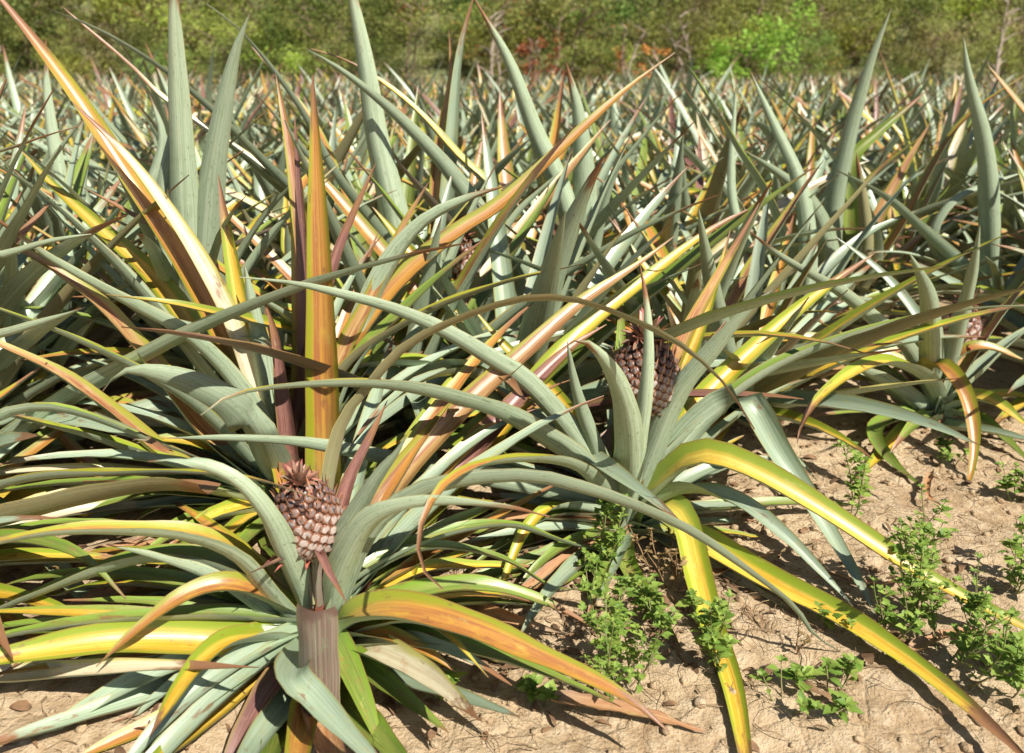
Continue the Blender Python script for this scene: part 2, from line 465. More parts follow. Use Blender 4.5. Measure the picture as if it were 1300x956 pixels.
# ------------------------------------------------------------------ front plants, leaf by leaf
PL = {}
def plant(key, px, py, Y, label):
    b = P(px, py, Y); g = Vector((b.x, b.y, 0))
    o = empty('pineapple_plant', g); tag(o, label, 'pineapple plant', 'pineapple plants growing in the field')
    PL[key] = (o, px, py, Y, b)
    # short thick stem hidden among the leaf bases
    S = Mesh(); vs = []; uvs = []
    for i in range(6):
        s = i/5
        for j in range(12):
            a = 2*math.pi*j/12; r = .034*(1-.35*s)*(1+.08*math.sin(5*a+i))
            vs.append(Vector((b.x+r*math.cos(a), b.y+r*math.sin(a), -.03+s*(b.z+.03)))); uvs.append((j/12, s))
    S.add(vs, [(i*12+j, i*12+(j+1) % 12, (i+1)*12+(j+1) % 12, (i+1)*12+j) for i in range(5) for j in range(12)], 0, uvs, .5)
    new_obj('stem', S.build('stem', [STALK], g), o)
    return o

rl = random.Random(11)
def L(key, pts, Yt, w, st, az=None, roll=0.0, blunt=False, Ym=None, Yb=None, twist=0.0, chan=.56, n=26):
    """a leaf of a front plant through sight-line points: base first, tip last; Yt = forward distance of the tip"""
    o, bx, by, bY, b = PL[key]
    if Yb is None: Yb = bY
    k = len(pts)
    # cumulative picture length sets how the depth runs
    ln = [0]
    for i in range(1, k): ln.append(ln[-1]+math.hypot(pts[i][0]-pts[i-1][0], pts[i][1]-pts[i-1][1]))
    W = []
    for i, p in enumerate(pts):
        s = ln[i]/ln[-1]
        if Ym is None: Y = Yb+(Yt-Yb)*s
        else: Y = (1-s)**2*Yb+2*s*(1-s)*(2*Ym-.5*(Yb+Yt))+s*s*Yt
        W.append(P(p[0], p[1], Y))
    for q_ in W: q_.z = max(q_.z, .012)
    # root the leaf on the stem
    W = [b.lerp(W[0], .35)-Vector((0, 0, .04))]+W if (W[0]-b).length > .03 else W
    C = catmull(W, n)
    if az is None:
        d = C[int(n*.7)]-C[0]; a = math.atan2(d.y, d.x)
    elif az == 'T': a = math.pi/2
    elif az == 'U': a = -math.pi/2
    else: a = R(az)
    M = Mesh(); sd = rl.random(); w *= 1.34 if key in 'DEGQ' else (1.45 if key == 'C' else 1.27)
    strip(M, C, a, w, 0, 1, sd, R(roll), blunt, 6, chan, R(twist), wave=1)
    lo = new_obj('leaf', M.build('leaf', [MT[st], MB[st]], o.location), o)
    if st in STYLE_LABEL: lo['label'] = STYLE_LABEL[st]
    return lo

def gen_curve(e0, droop, Ln, az, start, n, rnd=None):
    p = start.copy(); pts = []
    wob = rnd.uniform(-.25, .25) if rnd else 0
    for i in range(n+1):
        pts.append(p.copy()); s = i/n
        e = e0-droop*s**1.4; a = az+wob*s
        p = p+Vector((math.cos(a)*math.cos(e), math.sin(a)*math.cos(e), math.sin(e)))*(Ln/n)
    for c in pts: c.z = max(c.z, .012)
    return pts

def filler(key, count, seed, lo=0, hi=360, e=(8, 60), ln=(.4, .75), styles='ssyogg', n=14):
    """extra leaves of the same rosette that fill its sides and back"""
    o, bx, by, bY, b = PL[key]; rnd = random.Random(seed)
    for i in range(count):
        az = R(lo+(hi-lo)*((i+rnd.random()*.8)/count)); e0 = R(rnd.uniform(*e))
        C = gen_curve(e0, R(rnd.uniform(10, 70)), rnd.uniform(*ln), az, b+Vector((math.cos(az), math.sin(az), 0))*.02-Vector((0, 0, rnd.uniform(.02, .08))), n, rnd)
        st = rnd.choice(styles); M = Mesh()
        strip(M, C, az, rnd.uniform(.048, .068), 0, 1, rnd.random(), R(rnd.uniform(-14, 14)), False, 4, twist=R(rnd.uniform(-20, 20)), wave=1)
        lo_ = new_obj('leaf', M.build('leaf', [MT[st], MB[st]], o.location), o)
        if st in STYLE_LABEL: lo_['label'] = STYLE_LABEL[st]

plant('A', 402, 775, 1.40, 'large foreground pineapple plant with a small purple-grey fruit low between its leaves')
plant('B', 793, 655, 1.85, 'pineapple plant with a brown crowned fruit behind one upright leaf, centre right')
plant('C', 1190, 522, 2.56, 'pineapple plant with yellow leaves curling down over bare soil at the right')
plant('D', 368, 618, 1.95, 'pineapple plant with tall upright orange leaves behind the foreground purple fruit')
plant('E', -170, 720, 1.55, 'pineapple plant outside the left edge with only its rightward leaves in view')
plant('G', 560, 470, 2.85, 'pineapple plant behind the tall orange leaves, one broad leaf with orange top reaching right')
plant('H', 752, 432, 3.15, 'pineapple plant with two broad grey-green upright leaves behind the crowned fruit')
plant('K', 1062, 405, 3.6, 'pineapple plant with one very tall pointed leaf reaching above the field at the right')
plant('M', 1268, 385, 3.45, 'pineapple plant at the right edge with a tall pale upright leaf')
plant('N', 1010, 432, 3.15, 'pineapple plant with a long green slanting leaf between the crowned fruit and the right edge')
plant('R', 250, 452, 2.35, 'pineapple plant with the two tallest grey-green upright leaves, left of the orange ones')
plant('Q', 100, 400, 2.9, 'pineapple plant at the left with crossing yellow and grey leaves behind the front rosettes')

# --- plant A
L('A', [(404, 945), (402, 865), (399, 776)], 1.12, .062, 'm', az='U', blunt=True, Yb=1.17, chan=.55, n=30)
L('A', [(385, 768), (372, 735), (357, 700), (338, 658), (298, 611), (237, 584), (188, 586)], 1.30, .048, 's', az='U', Ym=1.28)
L('A', [(372, 795), (338, 760), (298, 712), (237, 686), (169, 679), (85, 678), (0, 690), (-110, 720)], 1.20, .062, 'o', roll=-14, Ym=1.3)
L('A', [(370, 812), (320, 772), (270, 738), (200, 710), (135, 691)], 1.32, .052, 's', roll=-55)
L('A', [(370, 790), (300, 735), (200, 712), (100, 738), (0, 775), (-90, 810)], 1.38, .062, 'g', roll=-15)
L('A', [(375, 850), (335, 830), (280, 819), (150, 815), (0, 836), (-110, 852)], 1.15, .075, 'y', roll=26, Yb=1.36)
L('A', [(370, 780), (300, 747), (240, 757), (180, 797), (122, 846)], 1.2, .05, 'o', roll=12)
L('A', [(378, 822), (332, 813), (278, 824), (232, 872), (190, 935)], 1.0, .055, 'y')
L('A', [(360, 812), (280, 787), (190, 766), (80, 762)], 1.42, .034, 'g')
L('A', [(365, 855), (300, 862), (200, 885), (60, 925), (-60, 960)], 1.05, .06, 's')
L('A', [(380, 850), (330, 880), (250, 930), (150, 1000)], .98, .06, 'y')
L('A', [(395, 880), (360, 930), (330, 1000)], .95, .06, 'g', blunt=False)
L('A', [(420, 780), (450, 712), (508, 612), (600, 511), (667, 450), (735, 388), (809, 337), (856, 300)], 2.05, .058, 'r', az=70, roll=4)
L('A', [(425, 790), (480, 704), (565, 613), (650, 515), (720, 445), (770, 412)], 1.95, .062, 'm', az='T')
L('A', [(440, 788), (500, 702), (580, 618), (655, 522), (730, 432), (820, 356), (900, 294), (966, 258)], 2.35, .058, 'y', az=60, roll=10)
L('A', [(412, 768), (430, 692), (450, 655), (481, 604), (503, 576), (516, 552)], 1.32, .04, 's', az='U')
L('A', [(420, 790), (430, 735), (464, 670), (515, 645), (582, 640), (650, 646), (698, 656)], 1.24, .050, 's', roll=-50, Ym=1.26)
L('A', [(418, 745), (430, 660), (445, 605), (470, 555), (492, 508)], 1.55, .034, 'm', az='T')
L('A', [(428, 812), (450, 789), (515, 783), (600, 804), (667, 831), (735, 858), (800, 890), (850, 930)], 1.08, .066, 'o', roll=6, Yb=1.36)
L('A', [(425, 838), (470, 831), (540, 862), (610, 915)], 1.02, .066, 'w')
L('A', [(428, 785), (464, 752), (525, 704), (565, 674), (612, 648)], 1.85, .055, 'g')
L('A', [(430, 790), (470, 690), (520, 640), (579, 618), (667, 610), (735, 624), (802, 645), (870, 675), (928, 712), (1002, 766), (1032, 806), (1060, 868)], 1.40, .045, 's', roll=-40, Ym=1.32)
L('A', [(410, 765), (416, 655), (437, 543), (470, 495), (515, 444), (582, 408), (650, 385), (700, 380), (751, 388), (819, 415), (870, 443), (920, 488), (958, 545)], 1.36, .046, 'b', roll=-30, Ym=1.52, chan=.3)
L('A', [(430, 772), (480, 722), (550, 696), (640, 711), (700, 746), (740, 780)], 1.62, .028, 'g')
L('A', [(425, 850), (480, 862), (560, 880), (660, 910)], 1.1, .05, 's')
L('A', [(430, 815), (500, 790), (560, 800), (620, 860)], 1.2, .03, 'y')
L('A', [(415, 880), (450, 930), (480, 1000)], .95, .055, 'o')
L('A', [(440, 745), (540, 690), (640, 668), (720, 690), (790, 730)], 1.75, .04, 'g', roll=-10)
L('A', [(425, 780), (455, 720), (530, 640), (590, 580), (640, 540), (700, 500)], 1.9, .05, 'o', roll=5)
L('A', [(402, 700), (418, 728), (440, 765)], 1.22, .022, 'm', az='U', Yb=1.36, n=10)
L('A', [(385, 706), (355, 712), (318, 727)], 1.25, .018, 'm', az='U', Yb=1.38, n=10)
L('A', [(372, 862), (392, 885), (440, 935), (505, 995)], .90, .055, 's', Yb=1.12)
L('A', [(396, 868), (372, 895), (325, 950), (280, 1020)], .92, .058, 's', Yb=1.3)
L('A', [(410, 868), (430, 890), (480, 940), (540, 1000)], .95, .06, 'g', Yb=1.3)
L('A', [(404, 885), (408, 925), (425, 975), (455, 1030)], .90, .055, 'd', az='U', Yb=1.22)
L('A', [(398, 880), (385, 930), (375, 990), (380, 1040)], .90, .055, 'o', az='U', Yb=1.22)
L('A', [(432, 805), (500, 765), (600, 745), (690, 765), (760, 800)], 1.42, .045, 'g', roll=10)
L('A', [(430, 795), (520, 730), (610, 720), (700, 735)], 1.7, .04, 'y', roll=5)
L('A', [(430, 825), (500, 815), (580, 830), (650, 870)], 1.2, .04, 's', roll=5)
filler('A', 6, 49, -15, 45, (0, 18), (.45, .7), 'gyosb')
filler('A', 8, 47, 25, 85, (35, 60), (.7, 1.0), 'sogsy')
filler('D', 8, 48, 15, 75, (30, 60), (.8, 1.1), 'sgsyb')
filler('A', 14, 3, 150, 252, (0, 25), (.4, .75), 'gygosmb')
filler('A', 9, 4, -60, 60, (0, 30), (.3, .6), 'gsgyo')
filler('A', 8, 44, 60, 175, (2, 24), (.4, .7), 'gsog')
filler('A', 8, 46, 150, 200, (0, 25), (.6, .9), 'dggyb')
make_fruit(PL['A'][0], P(399, 697, 1.42), Vector((-.06, -.14, 1)), .069, .172, .0205, .052, 1)

# --- plant B
L('B', [(772, 645), (757, 622), (730, 596), (684, 586), (620, 590), (570, 612), (540, 655), (532, 700), (545, 735), (562, 748)], 1.15, .044, 'o', roll=-8, Ym=1.34)
L('B', [(783, 650), (728, 592), (684, 561), (633, 530), (565, 508), (498, 494), (430, 490), (340, 494), (290, 505), (255, 527)], 1.32, .056, 'o', roll=-16, Ym=1.55, chan=.8)
L('B', [(785, 640), (762, 610), (724, 554), (667, 490), (620, 459), (565, 425), (498, 395), (430, 375), (370, 360), (304, 352)], 1.62, .054, 's', roll=-60)
L('B', [(770, 655), (700, 632), (600, 612), (520, 594), (440, 577), (372, 564), (288, 558), (206, 556)], 1.62, .062, 's', roll=-62, Ym=1.72)
L('B', [(803, 645), (832, 600), (900, 533), (970, 478), (1046, 442), (1150, 408), (1240, 392), (1315, 388)], 2.2, .06, 'g', roll=-22)
L('B', [(803, 640), (840, 580), (890, 510), (945, 455), (1005, 400), (1060, 357), (1110, 322)], 2.45, .060, 'y', az='T', roll=0)
L('B', [(806, 640), (822, 600), (857, 512), (900, 455), (945, 400), (986, 364)], 1.72, .068, 's', az='U')
L('B', [(800, 620), (830, 520), (865, 432), (900, 368), (940, 300), (964, 258)], 2.05, .044, 'r', az='T')
L('B', [(800, 620), (850, 500), (885, 425), (912, 345), (928, 290)], 2.15, .042, 'y', az='T')
L('B', [(800, 645), (808, 590), (818, 525), (824, 460), (822, 391), (812, 334)], 1.72, .040, 's', az='U', Yb=1.8, Ym=1.70)
L('B', [(797, 645), (800, 580), (795, 525), (778, 475), (750, 440), (728, 433), (714, 442)], 1.48, .064, 's', az='U', Ym=1.60)
L('B', [(785, 640), (760, 580), (740, 525), (728, 480), (720, 432)], 1.75, .042, 's', az='U')
L('B', [(775, 640), (745, 570), (700, 500), (640, 440), (600, 390)], 2.1, .05, 'y', az=110)
L('B', [(815, 655), (845, 642), (868, 670), (885, 740), (905, 810), (925, 880), (940, 955), (960, 1060)], .96, .060, 'y', az='U')
L('B', [(808, 650), (860, 602), (895, 583), (960, 605), (1040, 650), (1130, 708), (1200, 748), (1290, 792), (1390, 835)], 1.34, .068, 'y', az=-20, roll=20)
L('B', [(812, 665), (880, 690), (960, 735), (1063, 785), (1130, 826), (1195, 872), (1260, 925), (1330, 990)], 1.02, .068, 'y', az=-40, roll=12)
L('B', [(815, 640), (870, 560), (920, 515), (952, 512), (985, 570), (1020, 625), (1063, 695), (1097, 752), (1118, 800)], 1.44, .068, 's', az='U', Ym=1.85)
L('B', [(812, 655), (870, 625), (938, 640), (995, 680), (1046, 730), (1085, 772)], 1.50, .05, 's', az='U')
L('B', [(815, 675), (860, 705), (905, 742), (961, 770), (1022, 808)], 1.5, .036, 'w')
L('B', [(772, 655), (705, 645), (668, 672), (645, 722), (625, 797)], 1.5, .034, 'y', az='U')
L('B', [(780, 668), (700, 706), (600, 742), (510, 788)], 1.5, .042, 'g')
L('B', [(770, 660), (700, 655), (640, 690), (580, 735)], 1.6, .038, 'g')
L('B', [(830, 660), (900, 650), (1000, 640), (1100, 660)], 2.0, .045, 'g')
L('B', [(800, 680), (790, 740), (830, 830), (870, 900)], 1.35, .045, 'g')
filler('B', 20, 5, 10, 170, (15, 70), (.4, .75), 'ssyog')
filler('B', 10, 6, 150, 240, (0, 35), (.35, .7), 'ggysb')
filler('B', 8, 62, 185, 262, (0, 22), (.3, .6), 'ggysd')
filler('B', 5, 61, -30, 20, (0, 25), (.3, .5), 'ggys')
make_fruit(PL['B'][0], P(815, 518, 1.87), Vector((.0, -.05, 1)), .090, .188, .0215, .085, 2)

# --- plant C
L('C', [(1185, 512), (1170, 482), (1130, 463), (1090, 471), (1045, 501), (1020, 535), (1012, 562)], 1.95, .056, 'y', Ym=2.2, roll=6)
L('C', [(1190, 505), (1178, 470), (1195, 468), (1222, 500), (1235, 555), (1230, 610), (1222, 644)], 2.12, .056, 'b', az='U', Ym=2.3)
L('C', [(1198, 505), (1215, 458), (1250, 442), (1310, 462)], 2.5, .058, 'o', roll=15)
L('C', [(1188, 505), (1186, 440), (1180, 378), (1155, 322)], 2.2, .062, 's', az='U')
L('C', [(1198, 505), (1218, 430), (1236, 350), (1244, 285)], 2.3, .052, 's', az='U')
L('C', [(1180, 512), (1154, 452), (1114, 417), (1063, 373), (995, 331), (946, 289)], 2.45, .058, 's', roll=-35)
L('C', [(1175, 528), (1140, 500), (1100, 475), (1050, 455)], 2.4, .055, 's', roll=-40)
L('C', [(1200, 515), (1240, 480), (1290, 430), (1340, 400)], 2.7, .06, 's', roll=-20)
L('C', [(1200, 522), (1250, 508), (1310, 545)], 2.35, .055, 'y', roll=15)
L('C', [(1178, 528), (1110, 545), (1131, 600), (1166, 655)], 2.1, .05, 'g', az=-120)
L('C', [(1180, 530), (1145, 553), (1115, 590), (1083, 628)], 2.15, .045, 'y')
L('C', [(1205, 525), (1250, 540), (1310, 590)], 2.25, .05, 'g')
L('C', [(1190, 515), (1150, 470), (1080, 445), (990, 430), (900, 445)], 2.7, .055, 'w', roll=5)
L('C', [(1195, 510), (1170, 420), (1120, 350), (1060, 300)], 2.9, .05, 's', az=110)
filler('C', 16, 8, 0, 180, (15, 75), (.4, .8), 'ssyorg')
filler('C', 4, 9, 180, 360, (5, 30), (.35, .55), 'ggys')
make_fruit(PL['C'][0], P(1212, 440, 2.62), Vector((.05, -.05, 1)), .062, .15, .027, .07, 3)

# --- plant D
L('D', [(412, 640), (414, 540), (410, 400), (404, 250), (397, 95)], 1.95, .072, 'o', az='T', Yb=1.86)
L('D', [(385, 620), (390, 480), (386, 350), (376, 230), (350, 92)], 2.25, .058, 'r', az='T')
L('D', [(392, 600), (389, 400), (380, 240), (374, 145)], 2.1, .040, 'm', az='T')
L('D', [(372, 620), (368, 560), (357, 478), (350, 425), (334, 376)], 1.9, .042, 'm', az='T', Yb=1.88)
L('D', [(350, 600), (335, 500), (308, 392), (292, 310), (277, 222)], 2.15, .062, 'y', az='T')
L('D', [(355, 610), (340, 520), (325, 420), (310, 335)], 2.0, .068, 's', az='U')
L('R', [(243, 440), (234, 350), (229, 240), (223, 100), (217, -70)], 2.2, .082, 's', az='U')
L('R', [(256, 440), (256, 350), (264, 240), (283, 130), (300, 60), (317, 18)], 2.25, .085, 's', az='U')
L('R', [(240, 440), (215, 350), (205, 250), (228, 125)], 2.4, .07, 's', az='U')
L('D', [(365, 610), (300, 470), (235, 340), (160, 222), (90, 115), (40, 48), (0, -2), (-30, -40)], 2.25, .062, 'o', roll=22)
L('D', [(350, 590), (300, 430), (247, 322), (172, 212), (90, 128)], 2.1, .05, 'w', roll=20)
L('D', [(345, 625), (257, 553), (200, 477), (140, 402), (91, 360), (40, 325), (-40, 290)], 1.85, .06, 'r', roll=20)
L('D', [(350, 600), (305, 508), (244, 437), (169, 392), (68, 334), (17, 295), (-50, 250)], 1.8, .062, 's', roll=-35)
L('D', [(355, 630), (328, 560), (305, 521), (254, 491), (196, 473), (152, 474), (130, 497)], 1.52, .085, 's', roll=-62, Ym=1.66, chan=.35)
L('D', [(348, 645), (270, 622), (203, 582), (135, 521), (68, 473), (-20, 430), (-80, 408)], 1.72, .06, 'r', roll=10)
L('D', [(345, 652), (260, 611), (142, 566), (68, 543), (-40, 515)], 1.65, .06, 'y', roll=-12)
L('D', [(345, 620), (250, 522), (156, 463), (68, 420), (-40, 378)], 1.75, .056, 'y', roll=-15)
L('D', [(350, 605), (200, 402), (110, 302), (40, 238), (-40, 190)], 2.0, .07, 's', roll=-25)
L('D', [(350, 600), (220, 385), (129, 294), (68, 237), (22, 185)], 2.3, .065, 'y', roll=20)
L('D', [(350, 655), (250, 640), (145, 620), (90, 570), (30, 505)], 2.0, .068, 'o', roll=15)
L('D', [(430, 620), (440, 500), (478, 372), (530, 290), (590, 254), (643, 236)], 2.12, .078, 's', az=20, roll=-75, Yb=2.1)
L('D', [(395, 620), (430, 480), (500, 370), (580, 300), (640, 260), (740, 165), (800, 110), (857, 67)], 2.5, .06, 'o', az=50, roll=10)
L('D', [(400, 610), (450, 470), (510, 400), (560, 350), (620, 300)], 2.1, .055, 'g', roll=12)
L('D', [(385, 620), (430, 460), (470, 380), (510, 290), (545, 230)], 2.2, .045, 'r', az='T')
L('D', [(375, 600), (440, 470), (540, 400), (640, 360), (740, 335)], 2.1, .055, 'b', roll=-10)
L('D', [(360, 600), (400, 440), (425, 330), (478, 205)], 2.1, .04, 'm', az='T')
filler('D', 16, 15, 20, 190, (25, 75), (.45, .8), 'ssyyorg')
filler('D', 18, 16, 140, 225, (5, 55), (.55, .95), 'gysrosw')
filler('D', 12, 17, 190, 260, (0, 30), (.4, .6), 'gyg')

# --- plant E (outside the left edge)
L('E', [(-150, 700), (0, 619), (150, 603), (300, 604), (402, 633)], 1.32, .038, 'o', roll=-18)
L('E', [(-120, 705), (0, 668), (100, 641), (200, 622), (264, 627)], 1.38, .070, 'b', roll=-30, blunt=True)
L('E', [(-150, 800), (-60, 885), (20, 862), (180, 849), (329, 847)], 1.12, .052, 'w', roll=6, Yb=1.4)
L('E', [(-140, 600), (-60, 445), (0, 428), (60, 408), (108, 390)], 1.6, .05, 's', roll=-50)
L('E', [(-140, 560), (-60, 342), (0, 328), (60, 308), (116, 297)], 1.75, .05, 's', roll=-50)
L('E', [(-150, 600), (-70, 225), (0, 195), (60, 172), (101, 160)], 1.9, .034, 'g', roll=-20)
L('E', [(-140, 690), (-40, 560), (60, 520), (190, 560), (300, 600)], 1.75, .05, 'g', roll=-20)
L('E', [(-140, 740), (-20, 690), (90, 700), (160, 760)], 1.35, .05, 'g')
L('E', [(-150, 760), (-30, 755), (60, 770), (150, 810)], 1.3, .045, 'y')
L('E', [(-150, 690), (-60, 560), (10, 500), (60, 460)], 1.8, .06, 'o')
L('E', [(-150, 680), (-80, 480), (-20, 360), (70, 250)], 2.0, .06, 's', az='T')
filler('E', 20, 25, -60, 80, (0, 45), (.5, .9), 'sgyobw')

# --- plant G
L('G', [(560, 470), (580, 420), (640, 380), (660, 350), (616, 291), (565, 217), (498, 145), (430, 88), (388, 62)][2:], 2.7, .075, 's', roll=-35)
L('G', [(600, 440), (660, 370), (633, 270), (582, 203), (515, 129), (445, 80), (395, 62)][2:], 2.9, .05, 'y', roll=10)
L('G', [(545, 440), (520, 380), (498, 270), (477, 176), (464, 85), (447, -5), (430, -80)], 2.75, .090, 's', az='U')
L('G', [(560, 420), (565, 300), (574, 170), (583, 68), (603, -10)], 2.95, .055, 's', az='T')
L('G', [(560, 430), (552, 300), (556, 190), (572, 102), (570, 38)], 3.0, .045, 'r', az='T')
L('G', [(540, 452), (490, 440), (400, 427), (300, 405), (220, 386), (134, 374)], 1.78, .070, 'y', roll=30, Yb=2.6, Ym=2.0)
L('G', [(540, 440), (450, 320), (360, 237), (288, 162), (217, 98), (135, 44), (48, 5)], 2.6, .060, 'g', roll=-20)
L('G', [(540, 430), (420, 290), (330, 215), (210, 129), (162, 81), (78, 8)], 2.7, .05, 'w', roll=15)
L('G', [(545, 440), (500, 330), (420, 220), (380, 140), (310, 45), (262, 5)], 2.7, .06, 's', roll=-20)
L('G', [(550, 440), (480, 350), (440, 260), (400, 160), (320, 60)], 2.9, .045, 'o', roll=15)
L('G', [(575, 440), (640, 300), (690, 240), (740, 200)], 3.0, .06, 's', az=20, roll=-40)
filler('G', 22, 31, 0, 360, (15, 75), (.5, .9), 'ssyorgs')
make_fruit(PL['G'][0], P(590, 355, 2.9), Vector((.0, -.05, 1)), .062, .16, .028, .07, 4)

# --- plant H
L('H', [(752, 430), (735, 322), (711, 238), (680, 169), (647, 79), (602, -2)], 3.0, .082, 's', az='U')
L('H', [(752, 425), (745, 330), (743, 240), (736, 152), (719, 80)], 3.05, .105, 's', az='U')
L('H', [(755, 430), (750, 350), (768, 258), (789, 208)], 3.0, .06, 's', az='U')
L('H', [(745, 430), (725, 350), (711, 302), (677, 246)], 3.0, .045, 'm', az='T')
L('H', [(745, 430), (720, 370), (667, 347), (592, 348), (530, 372)], 2.8, .075, 's', roll=-40)
L('H', [(760, 430), (800, 330), (850, 260), (930, 190)], 3.3, .06, 's', roll=-20)
filler('H', 22, 33, 0, 360, (15, 75), (.5, .9), 'ssyyorgs')

# --- plant K
L('K', [(1058, 400), (1060, 290), (1070, 222), (1090, 137), (1110, 69), (1132, 9)], 3.4, .088, 's', az='U')
L('K', [(1060, 400), (1052, 330), (1030, 265), (988, 223), (941, 189)], 3.4, .085, 's', roll=-35)
L('K', [(1065, 400), (1110, 330), (1097, 264), (1063, 210), (1012, 145), (956, 93)][0::1], 3.5, .05, 'o', roll=15)
L('K', [(1065, 400), (1075, 290), (1080, 205), (1114, 168), (1177, 115)], 3.8, .07, 'g', az='T')
L('K', [(1065, 395), (1100, 300), (1148, 210), (1182, 154)], 3.8, .07, 'r', az='T')
L('K', [(1062, 400), (1100, 330), (1097, 255), (1087, 194)], 3.4, .07, 'b', az='U')
L('K', [(1070, 410), (1117, 402), (1165, 366), (1232, 341), (1310, 316)], 3.2, .085, 's', roll=-25)
L('K', [(1068, 400), (1140, 300), (1215, 162), (1310, 90)], 3.6, .05, 'b', roll=10)
filler('K', 20, 35, 0, 360, (15, 75), (.5, .9), 'ssyorgs')
make_fruit(PL['K'][0], P(1052, 400, 3.5), Vector((.0, -.05, 1)), .062, .16, .028, .07, 5)

# --- plant M
L('M', [(1265, 380), (1262, 260), (1253, 180), (1232, 101), (1223, 46)], 3.3, .085, 's', az='U')
L('M', [(1262, 385), (1165, 292), (1120, 250), (1060, 215)], 3.3, .07, 's', roll=-20)
L('M', [(1265, 370), (1180, 320), (1210, 250), (1310, 215)][0::1], 3.5, .06, 's', roll=-20)
filler('M', 20, 37, 0, 360, (15, 75), (.5, .9), 'ssyorgs')
filler('R', 24, 53, 0, 360, (20, 75), (.5, .9), 'ssyyorgws')
# --- plant N
L('N', [(1010, 430), (995, 320), (972, 254), (938, 196), (894, 118), (858, 62)], 3.0, .075, 'g', roll=25)
L('N', [(1012, 430), (1030, 340), (1020, 240), (985, 160), (952, 90)], 3.3, .07, 's', az='U')
L('N', [(1005, 430), (960, 330), (930, 250), (935, 100)], 3.3, .045, 's', az='U')
L('N', [(1010, 430), (1040, 360), (1100, 300), (1170, 265)], 3.4, .06, 's', az=30)
filler('N', 20, 39, 0, 360, (15, 75), (.5, .9), 'ssyorgs')
# --- plant Q
L('Q', [(110, 400), (160, 300), (205, 190), (190, 120)], 3.0, .07, 's', az='U')
L('Q', [(100, 400), (80, 280), (60, 140), (58, 50)], 3.0, .06, 's', az='U')
filler('Q', 26, 41, 0, 360, (25, 78), (.6, .95), 'ssyorgsw')

# ------------------------------------------------------------------ generic plants
ALLM = [MT[k] for k in STYLES]+[SAGE, OLIVE, MAUVE, DRY]
BI = {k: len(STYLES)+{'m': 2, 'd': 3, 'b': 1}.get(k, 0) for k in STYLES}
def generic_leaves(seed, nl, seg, nu, tall=1.0):
    rnd = random.Random(seed); out = []
    for i in range(nl):
        f = (i+.5)/nl; az = i*2.39996+rnd.uniform(-.2, .2)
        e0 = R(8+60*f**.85+rnd.uniform(-16, 14)); Ln = (.60+.46*math.sin(math.pi*min(1, f*.9+.05)))*(rnd.uniform(.6, 1.05)+(rnd.random() < .08)*.25)*tall
        droop = R(rnd.uniform(0, 42)*(1.1-f)+rnd.uniform(-4, 14)+(rnd.random() < .16)*rnd.uniform(40, 110))
        st = Vector((math.cos(az), math.sin(az), 0))*.025+Vector((0, 0, .06+.09*f))
        C = gen_curve(e0, droop, Ln, az, st, seg, rnd)
        sty = rnd.choices('syorgmwb', weights=(52, 13, 8, 7, 11, 3, 7, 8))[0]
        M = Mesh(); k = STYLES.index(sty)
        out.append((sty, C, az, rnd.uniform(.062, .092), rnd.random(), R(rnd.uniform(-25, 20)), R(rnd.uniform(-30, 30)), rnd.random() < .03))
    return out
def one_mesh(name, leaves, nu):
    M = Mesh()
    for sty, C, az, w_, sd, ro, tw, bl in leaves:
        strip(M, C, az, w_, STYLES.index(sty), BI[sty], sd, ro, bl, nu, twist=tw)
    return M
def parts_plant(seed):
    root = empty('pineapple_plant', (0, 0, 0))
    for sty, C, az, w_, sd, ro, tw, bl in generic_leaves(seed, 34, 12, 4):
        M = Mesh(); strip(M, C, az, w_, 0, 1, sd, ro, bl, 4, twist=tw, wave=1)
        lf = new_obj('leaf', M.build('leaf', [MT[sty], MB[sty]]), root)
        if sty in STYLE_LABEL: lf['label'] = STYLE_LABEL[sty]
    return root
def dup(root, loc, rz, sc):
    r = root.copy(); COL.objects.link(r); r.location = loc; r.rotation_euler = (0, 0, rz); r.scale = (sc, sc, sc)
    for ch in list(root.children):
        c = ch.copy(); COL.objects.link(c); c.parent = r
        for g in ch.children:
            d = g.copy(); COL.objects.link(d); d.parent = c
    return r

heroes = [v[4] for v in PL.values()]
rg = random.Random(3)
spots = []
row = 0; y = 2.35
while y < Y0-.4:
    sx = .60 if y < 12 else .66
    nxr = int((y*.66+1.2)/sx)+1
    for i in range(-nxr, nxr+1):
        x = i*sx+(row % 2)*sx/2+rg.uniform(-.11, .11); yy = y+rg.uniform(-.12, .12)
        if abs(x) > yy*.665+.75: continue
        if x > .45 and yy < 2.95: continue
        if -1.45 < x < -.3 and yy < 2.75: continue
        if x > -.1 and yy < 2.5: continue
        if any((x-h.x)**2+(yy-h.y)**2 < .36**2 for h in heroes): continue
        spots.append((yy, x))
    y += .56 if y < 12 else .62
    row += 1
